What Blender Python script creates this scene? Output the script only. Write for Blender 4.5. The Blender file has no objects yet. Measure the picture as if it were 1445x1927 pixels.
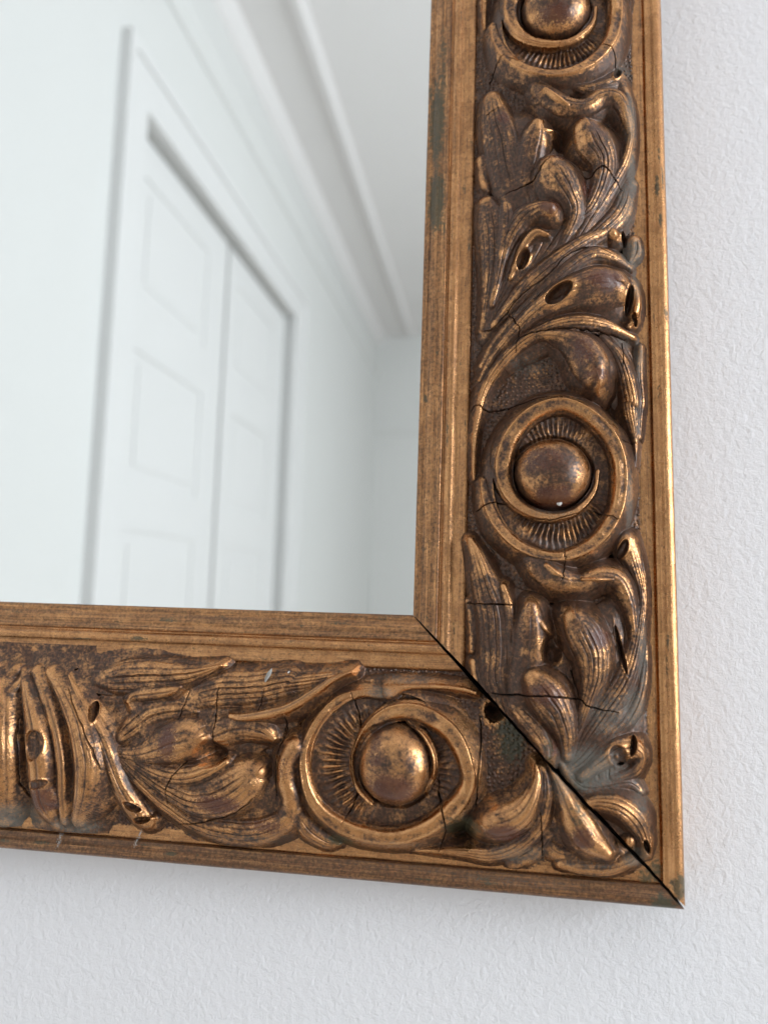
import bpy, math, random
import numpy as np
from mathutils import Matrix, Vector

rng = np.random.default_rng(7)
random.seed(7)
SC = bpy.context.scene
COL = SC.collection

# ------------------------------------------------------------------ camera
# plan units: millimetres on the mirror's face: x to the right, y DOWN from the inner corner,
# h towards the room from the frame's inner lip.   world = (x, -h, -y) / 1000
def W(x, y, h):
    return (x / 1000.0, -h / 1000.0, -y / 1000.0)

R_ = np.array([[0.98791929, -0.03578349, 0.15078136], [0.01107957, 0.98679524, 0.16159332],
               [-0.15457270, -0.15797057, 0.97527052]])          # rows: right, down, forward
cam_d = bpy.data.cameras.new("camera")
cam = bpy.data.objects.new("camera", cam_d)
COL.objects.link(cam)
def axis(v): return Vector((v[0], v[2], -v[1]))
m = Matrix.Identity(4)
for i, v in enumerate((axis(R_[0]), -axis(R_[1]), -axis(R_[2]))):
    for r in range(3): m[r][i] = v[r]
CAM = Vector(W(33.352, 6.064, 293.556))
m.translation = CAM
cam.matrix_world = m
cam_d.sensor_fit = 'VERTICAL'
cam_d.sensor_height = 24.0
cam_d.lens = 24.0 * 1381.386 / 1927.0
cam_d.clip_start = 0.01
cam_d.clip_end = 100
cam_d.dof.use_dof = True
cam_d.dof.focus_distance = 0.288
cam_d.dof.aperture_fstop = cam_d.lens / 1000 / 0.0044     # a phone lens: 3.4 mm opening
SC.camera = cam

# ------------------------------------------------------------------ world and light
world = bpy.data.worlds.new("World")
SC.world = world
world.use_nodes = True
bg = world.node_tree.nodes["Background"]
bg.inputs[0].default_value = (0.75, 0.84, 1.0, 1)
bg.inputs[1].default_value = 0.6

PHI = math.radians(2.94)                                  # the mirror leans forward on its hook
cP, sP = math.cos(PHI), math.sin(PHI)
VC = (0.033352, -0.006064, 0.293556 + 0.008)              # virtual eye behind the glass (x, up, depth)
def room(x, n, u):
    """a point of the room: x sideways, n metres out from the wall's virtual eye, u up from eye level"""
    yd, dep = -u, -n
    yd2 = cP * yd + sP * dep
    dep2 = -sP * yd + cP * dep
    return Vector((VC[0] + x, VC[2] + dep2, VC[1] - yd2))
def room_dir(x, n, u):
    return room(x, n, u) - room(0, 0, 0)

D = 0.86
XR = 2.8                                                  # window wall, to the right
WIN = dict(n0=1.0, n1=2.2, u0=-0.35, u1=1.25)
wl = bpy.data.lights.new("window_light", 'AREA')
wl.shape = 'RECTANGLE'
wl.size = WIN['n1'] - WIN['n0']
wl.size_y = WIN['u1'] - WIN['u0']
wl.energy = 101
wl.color = (0.90, 0.95, 1.0)
wo = bpy.data.objects.new("window_light", wl)
COL.objects.link(wo)
c = room(XR + 0.06, (WIN['n0'] + WIN['n1']) / 2, (WIN['u0'] + WIN['u1']) / 2)
zax = room_dir(1, 0, 0); yax = room_dir(0, 0, 1); xax = yax.cross(zax)
mw = Matrix.Identity(4)
for i, v in enumerate((xax, yax, zax)):
    for r in range(3): mw[r][i] = v[r]
mw.translation = c
wo.matrix_world = mw

SC.view_settings.view_transform = 'Standard'
SC.view_settings.look = 'None'
SC.view_settings.gamma = 1
SC.view_settings.exposure = 0.0
SC.render.engine = 'CYCLES'
SC.cycles.use_denoising = True
SC.cycles.max_bounces = 12
SC.cycles.diffuse_bounces = 5
SC.cycles.use_adaptive_sampling = True
SC.cycles.adaptive_threshold = 0.035
SC.cycles.sample_clamp_indirect = 4

# ------------------------------------------------------------------ helpers
def mesh_obj(name, verts, faces, mat, parent=None, smooth=False):
    me = bpy.data.meshes.new(name)
    me.from_pydata([tuple(v) for v in verts], [], faces)
    me.update()
    if smooth: me.shade_smooth()
    me.materials.append(mat)
    o = bpy.data.objects.new(name, me)
    COL.objects.link(o)
    if parent: o.parent = parent
    return o
def tag(o, label=None, cat=None, group=None, kind=None):
    if label: o["label"] = label
    if cat: o["category"] = cat
    if group: o["group"] = group
    if kind: o["kind"] = kind
    return o
def empty(name, loc=(0, 0, 0), parent=None):
    o = bpy.data.objects.new(name, None)
    o.empty_display_size = 0.02
    COL.objects.link(o)
    o.location = loc
    if parent: o.parent = parent
    return o

class NT:
    def __init__(s, name):
        s.mat = bpy.data.materials.new(name); s.mat.use_nodes = True
        s.t = s.mat.node_tree; s.n = s.t.nodes; s.l = s.t.links
        s.p = s.n["Principled BSDF"]
    def node(s, typ, **kw):
        n = s.n.new(typ)
        for k, v in kw.items(): setattr(n, k, v)
        return n
    def put(s, sock, v):
        if hasattr(v, 'links') or isinstance(v, bpy.types.NodeSocket): s.l.new(v, sock)
        else: sock.default_value = v
    def coords(s, scale=(1, 1, 1)):
        g = s.node('ShaderNodeNewGeometry'); mp = s.node('ShaderNodeMapping')
        s.l.new(g.outputs['Position'], mp.inputs[0]); mp.inputs['Scale'].default_value = [a * 1000 for a in scale]
        return mp.outputs[0]
    def noise(s, co, scale, detail=4, rough=.55, dist=0):
        n = s.node('ShaderNodeTexNoise'); s.l.new(co, n.inputs['Vector'])
        n.inputs['Scale'].default_value = scale; n.inputs['Detail'].default_value = detail
        n.inputs['Roughness'].default_value = rough; n.inputs['Distortion'].default_value = dist
        return n.outputs['Fac']
    def ramp(s, v, lo, hi, a=0., b=1.):
        n = s.node('ShaderNodeMapRange'); n.interpolation_type = 'SMOOTHSTEP'
        s.put(n.inputs['Value'], v); n.inputs['From Min'].default_value = lo; n.inputs['From Max'].default_value = hi
        n.inputs['To Min'].default_value = a; n.inputs['To Max'].default_value = b
        return n.outputs[0]
    def math(s, op, a, b=0., clamp=False):
        n = s.node('ShaderNodeMath', operation=op, use_clamp=clamp); s.put(n.inputs[0], a); s.put(n.inputs[1], b)
        return n.outputs[0]
    def mix(s, f, a, b):
        n = s.node('ShaderNodeMix', data_type='RGBA'); s.put(n.inputs[0], f)
        s.put(n.inputs[6], a if not isinstance(a, tuple) else (*a, 1)); s.put(n.inputs[7], b if not isinstance(b, tuple) else (*b, 1))
        return n.outputs[2]
    def mixf(s, f, a, b):
        n = s.node('ShaderNodeMix', data_type='FLOAT'); s.put(n.inputs[0], f); s.put(n.inputs[2], a); s.put(n.inputs[3], b)
        return n.outputs[0]
    def attr(s, name):
        n = s.node('ShaderNodeAttribute', attribute_name=name); return n.outputs['Fac']
    def bump(s, hgt, dist, strength=1.0, nrm=None):
        n = s.node('ShaderNodeBump'); s.put(n.inputs['Height'], hgt)
        n.inputs['Distance'].default_value = dist; n.inputs['Strength'].default_value = strength
        if nrm: s.l.new(nrm, n.inputs['Normal'])
        return n.outputs[0]

# ------------------------------------------------------------------ materials
def gilt(name, along):
    """worn bronze-gold leaf over red-brown bole; along = 'x' / 'z' gives the brush marks a direction"""
    k = NT(name); co = k.coords()
    st = (0.05, 1, 2.6) if along == 'x' else (2.6, 1, 0.05)
    cs = k.coords(st)
    big = k.noise(co, .16, 5, .6); mid = k.noise(co, .8, 5, .65); fine = k.noise(co, 4.5, 3, .6)
    streak = k.noise(cs, 1.1, 6, .7); streak2 = k.noise(cs, .35, 3, .6)
    sk = k.attr('streak'); wear = k.attr('wear'); dust = k.attr('dust'); crack = k.attr('crack'); stain = k.attr('stain'); line = k.attr('line'); tone = k.attr('tone')
    # how much leaf is worn away; tone also carries light painted on ridges
    v = k.math('ADD', k.math('MULTIPLY', mid, .75), k.math('MULTIPLY', fine, .35))
    v = k.math('ADD', v, k.math('MULTIPLY', big, .85))
    net = k.node('ShaderNodeTexVoronoi', feature='DISTANCE_TO_EDGE'); k.l.new(co, net.inputs['Vector']); net.inputs['Scale'].default_value = .75
    web = k.math('MULTIPLY', k.ramp(net.outputs['Distance'], .0, .05, 1, 0), k.ramp(k.noise(co, .22, 3), .42, .6))
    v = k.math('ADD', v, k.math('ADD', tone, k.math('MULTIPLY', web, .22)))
    plain = k.ramp(v, .74, 1.10, 0, .95)
    vs = k.math('ADD', k.math('MULTIPLY', streak, .72), k.math('MULTIPLY', fine, .62))
    vs = k.math('ADD', vs, k.math('MULTIPLY', k.math('SUBTRACT', mid, .5), .5))
    vs = k.math('ADD', vs, k.math('MULTIPLY', streak2, .5))
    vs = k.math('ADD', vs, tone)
    lined = k.ramp(vs, .82, 1.2, 0, .85)
    rub_and_light = k.mixf(sk, plain, lined)
    rub_and_light = k.math('MAXIMUM', rub_and_light, k.math('MULTIPLY', line, .75))
    # tiny black pits
    vo = k.node('ShaderNodeTexVoronoi'); k.l.new(co, vo.inputs['Vector']); vo.inputs['Scale'].default_value = .9
    pit = k.math('MULTIPLY', k.ramp(vo.outputs['Distance'], .10, .2, 1, 0), k.ramp(mid, .5, .58))
    goldc = k.mix(k.ramp(big, .35, .65), (.60, .305, .128), (.43, .205, .085))
    goldc = k.mix(k.ramp(fine, .45, .72, 0, .7), goldc, (.84, .50, .24))
    grit = k.noise(co, 2.2, 4, .7)
    goldc = k.mix(k.ramp(grit, .52, .68, 0, .65), goldc, (.20, .10, .048))
    brown = k.mix(k.ramp(mid, .4, .62), (.080, .034, .019), (.020, .011, .008))
    col = k.mix(rub_and_light, goldc, brown)
    bole = k.mix(k.ramp(fine, .4, .6), (.120, .036, .016), (.060, .018, .011))
    wv = k.ramp(k.math('ADD', wear, k.math('MULTIPLY', k.math('SUBTRACT', k.noise(co, 1.1, 6, .75), .5), 2.4)), .30, .80, 0, .92)
    col = k.mix(wv, col, bole)
    sv = k.ramp(k.math('ADD', stain, k.math('MULTIPLY', k.math('SUBTRACT', k.noise(co, .7, 5, .7), .5), 1.5)), .4, .75, 0, .8)
    col = k.mix(sv, col, (.045, .052, .030))
    dv = k.ramp(k.math('ADD', dust, k.math('MULTIPLY', k.math('SUBTRACT', k.noise(co, 1.6, 6, .75), .5), 2.2)), .35, 1.0, 0, .8)
    col = k.mix(dv, col, (.150, .148, .130))
    col = k.mix(pit, col, (.012, .010, .009))
    col = k.mix(crack, col, (.008, .006, .005))
    k.put(k.p.inputs['Base Color'], col)
    metal = k.mixf(rub_and_light, 1.0, .25)
    nonmet = k.math('MAXIMUM', k.math('MAXIMUM', wv, dv), k.math('MAXIMUM', pit, crack))
    nonmet = k.math('MAXIMUM', nonmet, k.math('MULTIPLY', sv, .8))
    k.put(k.p.inputs['Metallic'], k.math('MULTIPLY', metal, k.math('SUBTRACT', 1.0, nonmet)))
    rgh = k.mixf(rub_and_light, k.mixf(k.ramp(big, .4, .62), .22, .32), .36)
    rgh = k.mixf(wv, rgh, .26)
    rgh = k.mixf(dv, rgh, .95)
    rgh = k.mixf(crack, rgh, 1.0)
    k.put(k.p.inputs['Roughness'], rgh)
    k.put(k.p.inputs['Coat Weight'], k.math('MULTIPLY', .12, k.math('SUBTRACT', 1.0, k.math('MAXIMUM', dv, crack))))
    k.p.inputs['Coat Roughness'].default_value = .2
    hg = k.math('ADD', k.math('MULTIPLY', fine, .05), k.math('MULTIPLY', grit, .09))
    hg = k.math('ADD', hg, k.math('ADD', k.math('MULTIPLY', mid, .10), k.math('MULTIPLY', k.math('MULTIPLY', streak, sk), .12)))
    b = k.bump(hg, .001, .8)
    k.l.new(b, k.p.inputs['Normal'])
    return k.mat
def paint(name, col, rough=.6, bump=0.0, bscale=.35):
    k = NT(name); co = k.coords()
    n = k.noise(co, .004, 4, .6)
    k.put(k.p.inputs['Base Color'], k.mix(n, col, tuple(a * .965 for a in col)))
    k.p.inputs['Roughness'].default_value = rough
    if bump:
        h = k.math('ADD', k.noise(co, bscale, 4, .55, .4), k.math('MULTIPLY', k.noise(co, bscale * 3.2, 3, .6), .35))
        k.l.new(k.bump(h, bump, 1.0), k.p.inputs['Normal'])
    return k.mat
M_GX = gilt("gilding_along_x", 'x')
M_GZ = gilt("gilding_along_z", 'z')
M_WALL = paint("roller_painted_wall", (.80, .805, .83), .75, .00055, .34)
M_ROOMW = paint("room_wall_paint", (.735, .735, .718), .7)
M_CEIL = paint("ceiling_paint", (.84, .815, .805), .8)
M_DOOR = paint("door_paint", (.76, .755, .745), .45)
M_FLOOR = paint("floor_boards", (.52, .46, .39), .5)
M_SIDE = paint("light_cut_window_wall", (.40, .40, .39), .7)  # unseen wall, kept dark to cut bounced light and give the frame contrast
k = NT("raw_wood"); k.put(k.p.inputs['Base Color'], k.mix(k.noise(k.coords((.1, 1, 1)), .8), (.05, .03, .02), (.02, .013, .010))); k.p.inputs['Roughness'].default_value = .9
M_WOOD = k.mat
k = NT("mirror_silver"); k.p.inputs['Base Color'].default_value = (.87, .905, .90, 1); k.p.inputs['Metallic'].default_value = 1; k.p.inputs['Roughness'].default_value = 0.0
M_MIRROR = k.mat
k = NT("dust_grey"); k.p.inputs['Base Color'].default_value = (.33, .32, .30, 1); k.p.inputs['Roughness'].default_value = 1
M_DUST = k.mat
k = NT("chalk_flake"); k.p.inputs['Base Color'].default_value = (.68, .67, .65, 1); k.p.inputs['Roughness'].default_value = .9
M_FLAKE = k.mat

# ------------------------------------------------------------------ the room the mirror looks into
def rbox(bm_v, bm_f, x0, x1, n0, n1, u0, u1):
    b = len(bm_v)
    for x in (x0, x1):
        for n in (n0, n1):
            for u in (u0, u1): bm_v.append(room(x, n, u))
    bm_f += [[b + i for i in q] for q in ((0, 1, 3, 2), (4, 6, 7, 5), (0, 4, 5, 1), (2, 3, 7, 6), (0, 2, 6, 4), (1, 5, 7, 3))]
def boxes(name, mat, lst, parent=None):
    v, f = [], []
    for q in lst: rbox(v, f, *q)
    return mesh_obj(name, v, f, mat, parent)
XL, NF, UC, UF = -1.02 * D, 5.9 * D, 2.13 * D, -1.25
# the wall the mirror hangs on touches the frame's lower back edge (plan y 100, 18 mm behind the lip)
pt_ = Vector(W(50, 100, -18.5)) - room(0, 0, 0)
NW = pt_.dot(room_dir(0, 1, 0))
tag(boxes("wall", M_WALL, [(XL - .1, XR + .1, NW - .12, NW, UF - .1, UC + .1)]), kind="structure")
# door opening in the side wall
O0, O1, OT = 1.825 * D, 3.39 * D, 1.34 * D
tag(boxes("wall_left", M_ROOMW, [(XL - .14, XL, NW, O0, UF, UC), (XL - .14, XL, O1, NF, UF, UC), (XL - .14, XL, O0, O1, OT, UC)]), kind="structure")
tag(boxes("wall_far", M_ROOMW, [(XL - .14, XR + .14, NF, NF + .12, UF, UC)]), kind="structure")
tag(boxes("ceiling", M_CEIL, [(XL - .14, XR + .14, NW - .12, NF + .12, UC, UC + .1)]), kind="structure")
tag(boxes("floor", M_FLOOR, [(XL - .14, XR + .14, NW - .12, NF + .12, UF - .1, UF)]), kind="structure")
tag(boxes("unseen_wall_right", M_SIDE, [(XR, XR + .14, NW, WIN['n0'], UF, UC), (XR, XR + .14, WIN['n1'], NF, UF, UC),
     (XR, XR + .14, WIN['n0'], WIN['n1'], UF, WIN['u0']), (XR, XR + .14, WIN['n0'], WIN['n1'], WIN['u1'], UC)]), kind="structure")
def strip(name, mat, prof, n0, n1, label, cat):
    """a moulding run along the side wall; prof = [(x, u)...] closed"""
    v = [room(x, n, u) for n in (n0, n1) for x, u in prof]; k_ = len(prof)
    f = [[i, (i + 1) % k_, k_ + (i + 1) % k_, k_ + i] for i in range(k_)] + [list(range(k_))[::-1], list(range(k_, 2 * k_))]
    return tag(mesh_obj(name, v, f, mat), label, cat)
a, b_ = 1.78 * D, 1.84 * D
strip("picture_rail", M_ROOMW, [(XL, a), (XL + .008, a), (XL + .014, a + .012), (XL + .014, a + .03), (XL + .024, b_), (XL, b_)], NW, NF,
      "white picture rail moulding high on the wall above the double door", "moulding")
xm0, xm1 = -.783 * D, -.713 * D
strip("ceiling_moulding", M_CEIL, [(xm0, UC), (xm0, UC - .010), (xm0 + .018, UC - .016), (xm0 + .03, UC - .028), (xm1 - .012, UC - .028), (xm1 - .006, UC - .012), (xm1, UC - .01), (xm1, UC)], NW, NF - .06,
      "white strip moulding running along the ceiling in the reflection", "moulding")
strip("cornice", M_CEIL, [(XL, UC), (XL, UC - .06), (XL + .012, UC - .055), (XL + .03, UC - .03), (XL + .045, UC - .008), (XL + .045, UC)], NW, NF,
      "plain white cornice where side wall meets the ceiling", "cornice")
tag(boxes("dado_moulding", M_ROOMW, [(XL, XR, NF - .014, NF, 1.29 * D, 1.32 * D), (XL, XR, NF - .024, NF, 1.32 * D, 1.38 * D)]),
    "pale moulding across the far end wall in the reflection", "moulding")

door = empty("double_door", room(XL, (O0 + O1) / 2, UF))
tag(door, "white panelled double door in a wide casing, seen in the mirror", "door")
def dpart(name, mat, lst):
    o = boxes(name, mat, lst); o.parent = door; o.matrix_parent_inverse = Matrix.Translation(-door.location); return o
cw, cr_, ct = .13 * D, .20 * D, .155 * D
dpart("casing", M_DOOR, [(XL - .01, XL + .020, O0 - cw, O0, UF, OT), (XL - .01, XL + .020, O1, O1 + cr_, UF, OT), (XL - .01, XL + .020, O0 - cw, O1 + cr_, OT, OT + ct),
                         (XL + .02, XL + .028, O0 - cw, O0 - cw + .03, UF, OT + ct), (XL + .02, XL + .028, O1 + cr_ - .03, O1 + cr_, UF, OT + ct), (XL + .02, XL + .028, O0 - cw + .03, O1 + cr_ - .03, OT + ct - .03, OT + ct)])
XD = -1.05 * D
mid_n = (O0 + O1) / 2
dpart("door_gap_blocker", M_DOOR, [(XD - .16, XD - .14, O0 - .05, O1 + .05, UF, OT + .05)])  # added sheet behind the leaves, blocks outside light so the gaps stay dark
PZ = [(.85, 1.21), (.305, .683), (-.29, .158), (-1.16, -.43)]
for i, (n0, n1, p0, p1) in enumerate(((O0 + .006, mid_n - .011, 1.93 * D, 2.42 * D), (mid_n + .011, O1 - .02, 2.72 * D, 3.19 * D))):
    top = OT - .012
    lst = [(XD - .03, XD, n0, p0, UF, top), (XD - .03, XD, p1, n1, UF, top)]
    zs = [top] + [z * D for p in PZ for z in (p[1], p[0])] + [UF]
    for j in range(0, len(zs) - 1, 2): lst.append((XD - .03, XD, p0, p1, zs[j + 1], zs[j]))
    dpart("door_leaf", M_DOOR, lst)
    for z0, z1 in PZ:
        dpart("door_panel", M_DOOR, [(XD - .022, XD - .005, p0, p1, z0 * D, z1 * D), (XD - .005, XD - .002, p0 + .035, p1 - .035, z0 * D + .035, z1 * D - .035)])
ELEMENTS = [
 ('Z','R','leaf',12,0.3,0,[(37.9,-202.65,11.5,2.5),(41.17,-184.14,16.97,3),(47.42,-169.43,19.47,3.2),(45.92,-158.87,17.54,3.2),(39.89,-142.8,13.85,3),(33.11,-128,8.35,2.6),(27.06,-114.96,4.1,2)]),
 ('Z','R','leaf',9,0.3,0,[(76.26,-193.75,11.05,3),(72.1,-176,13.68,3.2),(63.47,-159,12.7,3.2),(53.56,-144.18,10.9,3),(41.5,-130.24,7.32,2.8)]),
 ('Z','R','leaf',12,0.3,0,[(77.71,-129.91,12.42,3.5),(67.05,-133.18,15.15,3.8),(53.52,-125.87,12.56,3.6),(41.58,-115.37,9.07,3.2),(31.85,-102.61,6.04,3),(26.63,-91.21,3.68,2.5)]),
 ('Z','R','leaf',9,0.3,0,[(83.27,-89.06,7.81,3),(78.89,-104.32,7.87,3.4),(70.67,-112.48,7.04,3.5),(56.49,-112.14,6.22,3.5),(41.64,-105.68,5.41,3.2)]),
 ('Z','R','leaf',14,0.3,0,[(36.75,-6.97,5.58,2),(41.43,3.75,13.74,2.6),(45.26,16.5,20.78,3),(51.23,31.05,20.43,3.4),(57.87,42.41,13.16,3),(60.81,51.4,7.85,2.4)]),
 ('Z','R','leaf',9,0.3,0,[(77.05,-1.32,8.02,2.6),(73.01,9.41,13.28,3.2),(71.34,22.87,14.95,3.2),(66.75,36.24,13.13,3),(63.75,46.94,10.47,2.6)]),
 ('Z','R','leaf',8,0.25,0,[(78.83,33.42,9.61,2.6),(74.87,45.12,13.89,2.8),(72.51,55.21,14.69,2.8),(76.85,62.92,11.17,2.8),(81.92,73.45,6.84,2.6)]),
 ('S','R','leaf',7,0.35,0,[(38.14,-170.74,6.58,3),(35.66,-184.29,9,4.5),(32.75,-198.73,9.11,5),(29.8,-212,7.28,5),(28.23,-220.92,4.9,4.5)]),
 ('S','R','leaf',4,0.25,0,[(41.21,-174.33,6.56,3.5),(43.42,-187.94,7.97,5),(46.04,-198.06,7.02,6.5),(47.19,-203.17,4.5,6.5)]),
 ('S','R','leaf',2,0.1,0,[(45.67,-200.16,4.22,6),(50.34,-199.9,2.8,5.5),(53.68,-200.33,1.12,4)]),
 ('S','R','leaf',2,0.1,0,[(24.5,-194.2,2.93,2.4),(25.47,-183.13,2.71,2.6),(27.38,-178.58,1.35,2)]),
 ('S','R','leaf',8,0.4,0.5,[(68.71,-198.92,8.68,8),(71.33,-193.62,10.18,8.5),(74.9,-185.32,7.71,7),(73.75,-176.37,6.34,6),(69.5,-166.42,5.42,5),(63.41,-159.45,4.53,4),(56.59,-148.24,3.27,3)]),
 ('S','R','leaf',5,0.35,0,[(82.73,-224.74,3.93,3),(85.6,-213.5,2.78,4.5),(85.68,-199.08,2.57,5),(82.66,-186.45,3.46,5),(75.84,-173.93,4.53,4.5),(68.79,-162.16,4.7,4),(61.88,-150.47,3.98,3.5),(53.56,-142.52,3.27,3)]),
 ('S','R','leaf',3,0.2,0,[(45.69,-225.23,3.45,3),(51.1,-217.5,5.47,5.5),(58.08,-211.82,5.78,6),(66.7,-211.22,5.19,5.6),(73.8,-215.87,5.37,6),(80.13,-215.9,5.17,6.4),(83.7,-209.59,4.05,6),(85.31,-200.77,2.39,5)]),
 ('S','R','scroll',0,0,0,[(50.25,-217.52,2.63,7),(54.9,-213.43,2.98,7.2),(59.6,-210.21,1.86,6.4)]),
 ('S','R','leaf',6,0.3,0,[(52.85,-182.14,7.77,9),(56.23,-176.61,9.79,9.5),(60.1,-169.72,8.13,8),(62.5,-164.01,5.97,6),(61.07,-157.52,4.16,4.5),(55.83,-147.42,3.27,3)]),
 ('S','R','leaf',6,0.35,0,[(52.09,-163.13,5.25,9),(47.99,-163.94,5.65,8),(41.99,-162.22,6.65,6),(37.44,-156.32,5.75,5.5),(34.43,-148.79,4.28,4.5),(31.47,-136.22,2.8,3.5)]),
 ('S','R','leaf',6,0.35,0,[(26.69,-172.45,4.6,4),(28.79,-164.3,6.83,4.5),(30.13,-150.57,6.77,4),(29.13,-136.59,4.87,3.5),(27.32,-125.35,3.18,3),(25.48,-116.01,2.06,2)]),
 ('S','R','leaf',2,0.15,0,[(51.18,-153.82,2,5),(46.59,-154.55,3.29,6),(42.09,-150.04,3.13,5),(39.1,-142.27,2.76,4.5),(36.85,-136.93,2.03,4)]),
 ('P','R','',41.79,-144.34,2.29,4.42,-22,3.5),
 ('S','R','leaf',5,0.3,0,[(75.62,-156.54,3.05,4.5),(66.31,-151.15,4.67,5),(54.92,-142.23,5.58,5.5),(44.44,-133.22,5.63,5),(36.95,-125.16,4.39,4.5),(30.91,-118.05,3.14,3.5)]),
 ('S','R','leaf',5,0.25,0,[(84.18,-141.86,2.68,3),(77.02,-145.03,4.1,4.5),(69.26,-145.28,5,5.5),(59.41,-138.87,5.01,5.5),(48.96,-128.8,4.14,5),(38.51,-118.45,3.64,4.5),(31.01,-109.69,2.94,4),(25.72,-100.88,2.22,3)]),
 ('D','R','boss',77.58,-155.24,3.25,3.4,0,5),
 ('P','R','',82.44,-154.59,1.27,3.27,8,4),
 ('S','R','leaf',3,0.3,0,[(86.7,-154.08,3.06,3.5),(86.61,-149.05,3.76,3.5),(84.69,-144.63,2.15,2.5)]),
 ('S','R','leaf',7,0.3,0.4,[(77.12,-131.95,8.76,8.5),(71.02,-131.31,9.81,9),(62.11,-128.76,8.8,8.5),(54.77,-125.17,7.45,7.5),(45.94,-119.53,5.91,6.5),(37.05,-110.97,4.35,5.5),(30.32,-103.13,3.29,4.5),(25.82,-95.05,2.39,3.5)]),
 ('P','R','',55.48,-127.04,6.24,3.27,38,5.5),
 ('S','R','scroll',0,0,0,[(79.94,-137.28,2.3,5),(84.93,-134.14,2.65,5),(86.92,-127.07,2.29,5),(85.91,-119.83,2.11,4.5),(83.67,-116.31,1.94,3.5)]),
 ('P','R','',83.69,-127.21,1.47,5.72,-8,3.5),
 ('P','R','',85.72,-119.22,1.09,2.77,12,3.5),
 ('S','R','leaf',6,0.4,0,[(85.22,-112.22,2.11,3),(75.81,-115.09,4.03,5),(65.17,-115.99,4.91,6.5),(54.08,-114.35,4.6,6.5),(43.77,-109.83,4.11,6),(35.62,-103.07,3.8,5.5),(29.65,-95.81,3.46,5),(25.95,-87.54,2.74,4.5),(24.79,-81.65,2.28,4),(23.33,-72.01,1.9,3.5),(23.09,-61.51,1.7,3),(23.36,-54.29,1.32,2.5)]),
 ('S','R','leaf',4,0.15,0.5,[(69.49,-93.68,7.54,9.5),(68.02,-98.48,9.01,10),(64.19,-105.03,7.98,8.5),(57.72,-108.98,5.44,7),(48.95,-110.32,3.55,6),(41.58,-106.72,2.51,5),(34.91,-99.44,1.81,4.5)]),
 ('S','R','leaf',7,0.4,0,[(72.85,-110.85,2.63,4),(78.68,-103.81,4.18,5),(82.25,-94.53,5.01,5.5),(83.99,-85.35,4.64,5.5),(83.52,-83.44,4.11,5),(84.7,-75.78,3.21,4),(85.51,-68.89,1.78,3),(85.49,-59.58,1.07,2)]),
 ('H','R','',78.5,-85.97,5.08,10.88,10,4),
 ('H','R','',47.37,-214.26,4.77,3.18,0,3),
 ('H','R','',57.58,-199.18,3.9,4.68,0,4),
 ('H','R','',66.14,-189.57,4.63,3.86,0,3),
 ('S','R','leaf',5,0.4,0,[(84.82,-179.2,4.56,3),(81.29,-166.61,5.42,4),(74.87,-158.15,5.39,4.5),(65.61,-149.41,4.5,4.2),(55,-138.75,3.61,4)]),
 ('S','R','leaf',4,0.35,0,[(34.2,-172.9,2.84,3.5),(35.04,-165.46,4.69,5),(34.38,-153.65,4.85,5),(32.19,-140.77,3.72,4.4),(29.26,-126.51,2.61,3.6)]),
 ('S','R','leaf',4,0.35,0,[(80.71,-226.24,5.62,3),(75.78,-223.56,4.68,3.4),(69.4,-221.47,3.75,3),(63.09,-222.4,2.26,2.6)]),
 ('S','R','leaf',3,0.3,0,[(88.19,-108.41,1.75,3),(87.18,-97.15,2.61,3.5),(87.69,-86.13,2.59,3.6),(87.28,-81.76,2.33,3.4),(86.75,-71.39,1.79,3)]),
 ('O','R','boss',55.54,-53.16,24.51,29.34,90,0),
 ('S','R','scroll',0,0,0.9,[(27.18,-53.03,2.05,4),(29.03,-44.06,2.94,5.2),(33.95,-34.1,3.08,6),(43.31,-26.03,3.01,6.2),(56.1,-23.38,2.96,6.2),(67.8,-28.41,3.46,6.6),(75.66,-38.5,3.81,7),(78.65,-49.69,3.83,7.2),(78.37,-61.25,3.86,7.2),(74.17,-71.15,4.06,7.2),(65.93,-78.7,3.92,7),(56.17,-82.25,3.77,7),(45.66,-78.74,4.18,6.8),(37.77,-69.95,4.39,6.6),(34.59,-59.42,4.39,6.4),(36.06,-49.56,3.64,6.2),(41.75,-42.12,2.87,5.8),(51.41,-38.51,2.3,5.2),(61.03,-40.41,1.93,4.8),(68.21,-48.1,1.59,4.2),(70.4,-56.83,1.06,3.5)]),
 ('D','R','ball',53.58,-55.73,14.73,13.84,0,11),
 ('S','R','leaf',3,0.2,0,[(42.74,-26.55,4.08,4),(49.55,-19.44,6.54,6),(54.76,-15.26,6.65,7),(63.08,-13.64,5.18,6.2),(71.42,-16.62,5.16,6.4),(78.3,-14.99,5.33,6.4),(81.71,-7.52,4.78,6),(83.25,1.51,3.53,5),(82.87,9.06,2.29,4)]),
 ('S','R','scroll',0,0,0,[(51.01,-19.4,2.71,7),(54.35,-16.74,3.05,7.6),(59.27,-14.63,1.79,6.8)]),
 ('S','R','scroll',0,0,0,[(63.79,-14.78,1.43,6.8),(70.58,-15.02,1.78,7),(75.2,-15.23,1.42,6.6)]),
 ('S','R','leaf',7,0.35,0,[(22.24,-29.87,2.5,4.5),(24.78,-23.33,4.38,5),(28.12,-12.96,6.57,5.5),(31.39,-1.3,7.79,5.5),(32.31,10.97,7.73,5),(32.45,23.12,7.33,4.5),(36.37,34.9,5.8,3.5),(41.67,41.94,3.58,3)]),
 ('S','R','leaf',3,0.2,0,[(35.14,-11.52,2.6,4.5),(37.13,-3.76,3.49,5.5),(37.97,4.64,3.84,5),(38.44,13.76,3.65,4)]),
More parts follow.
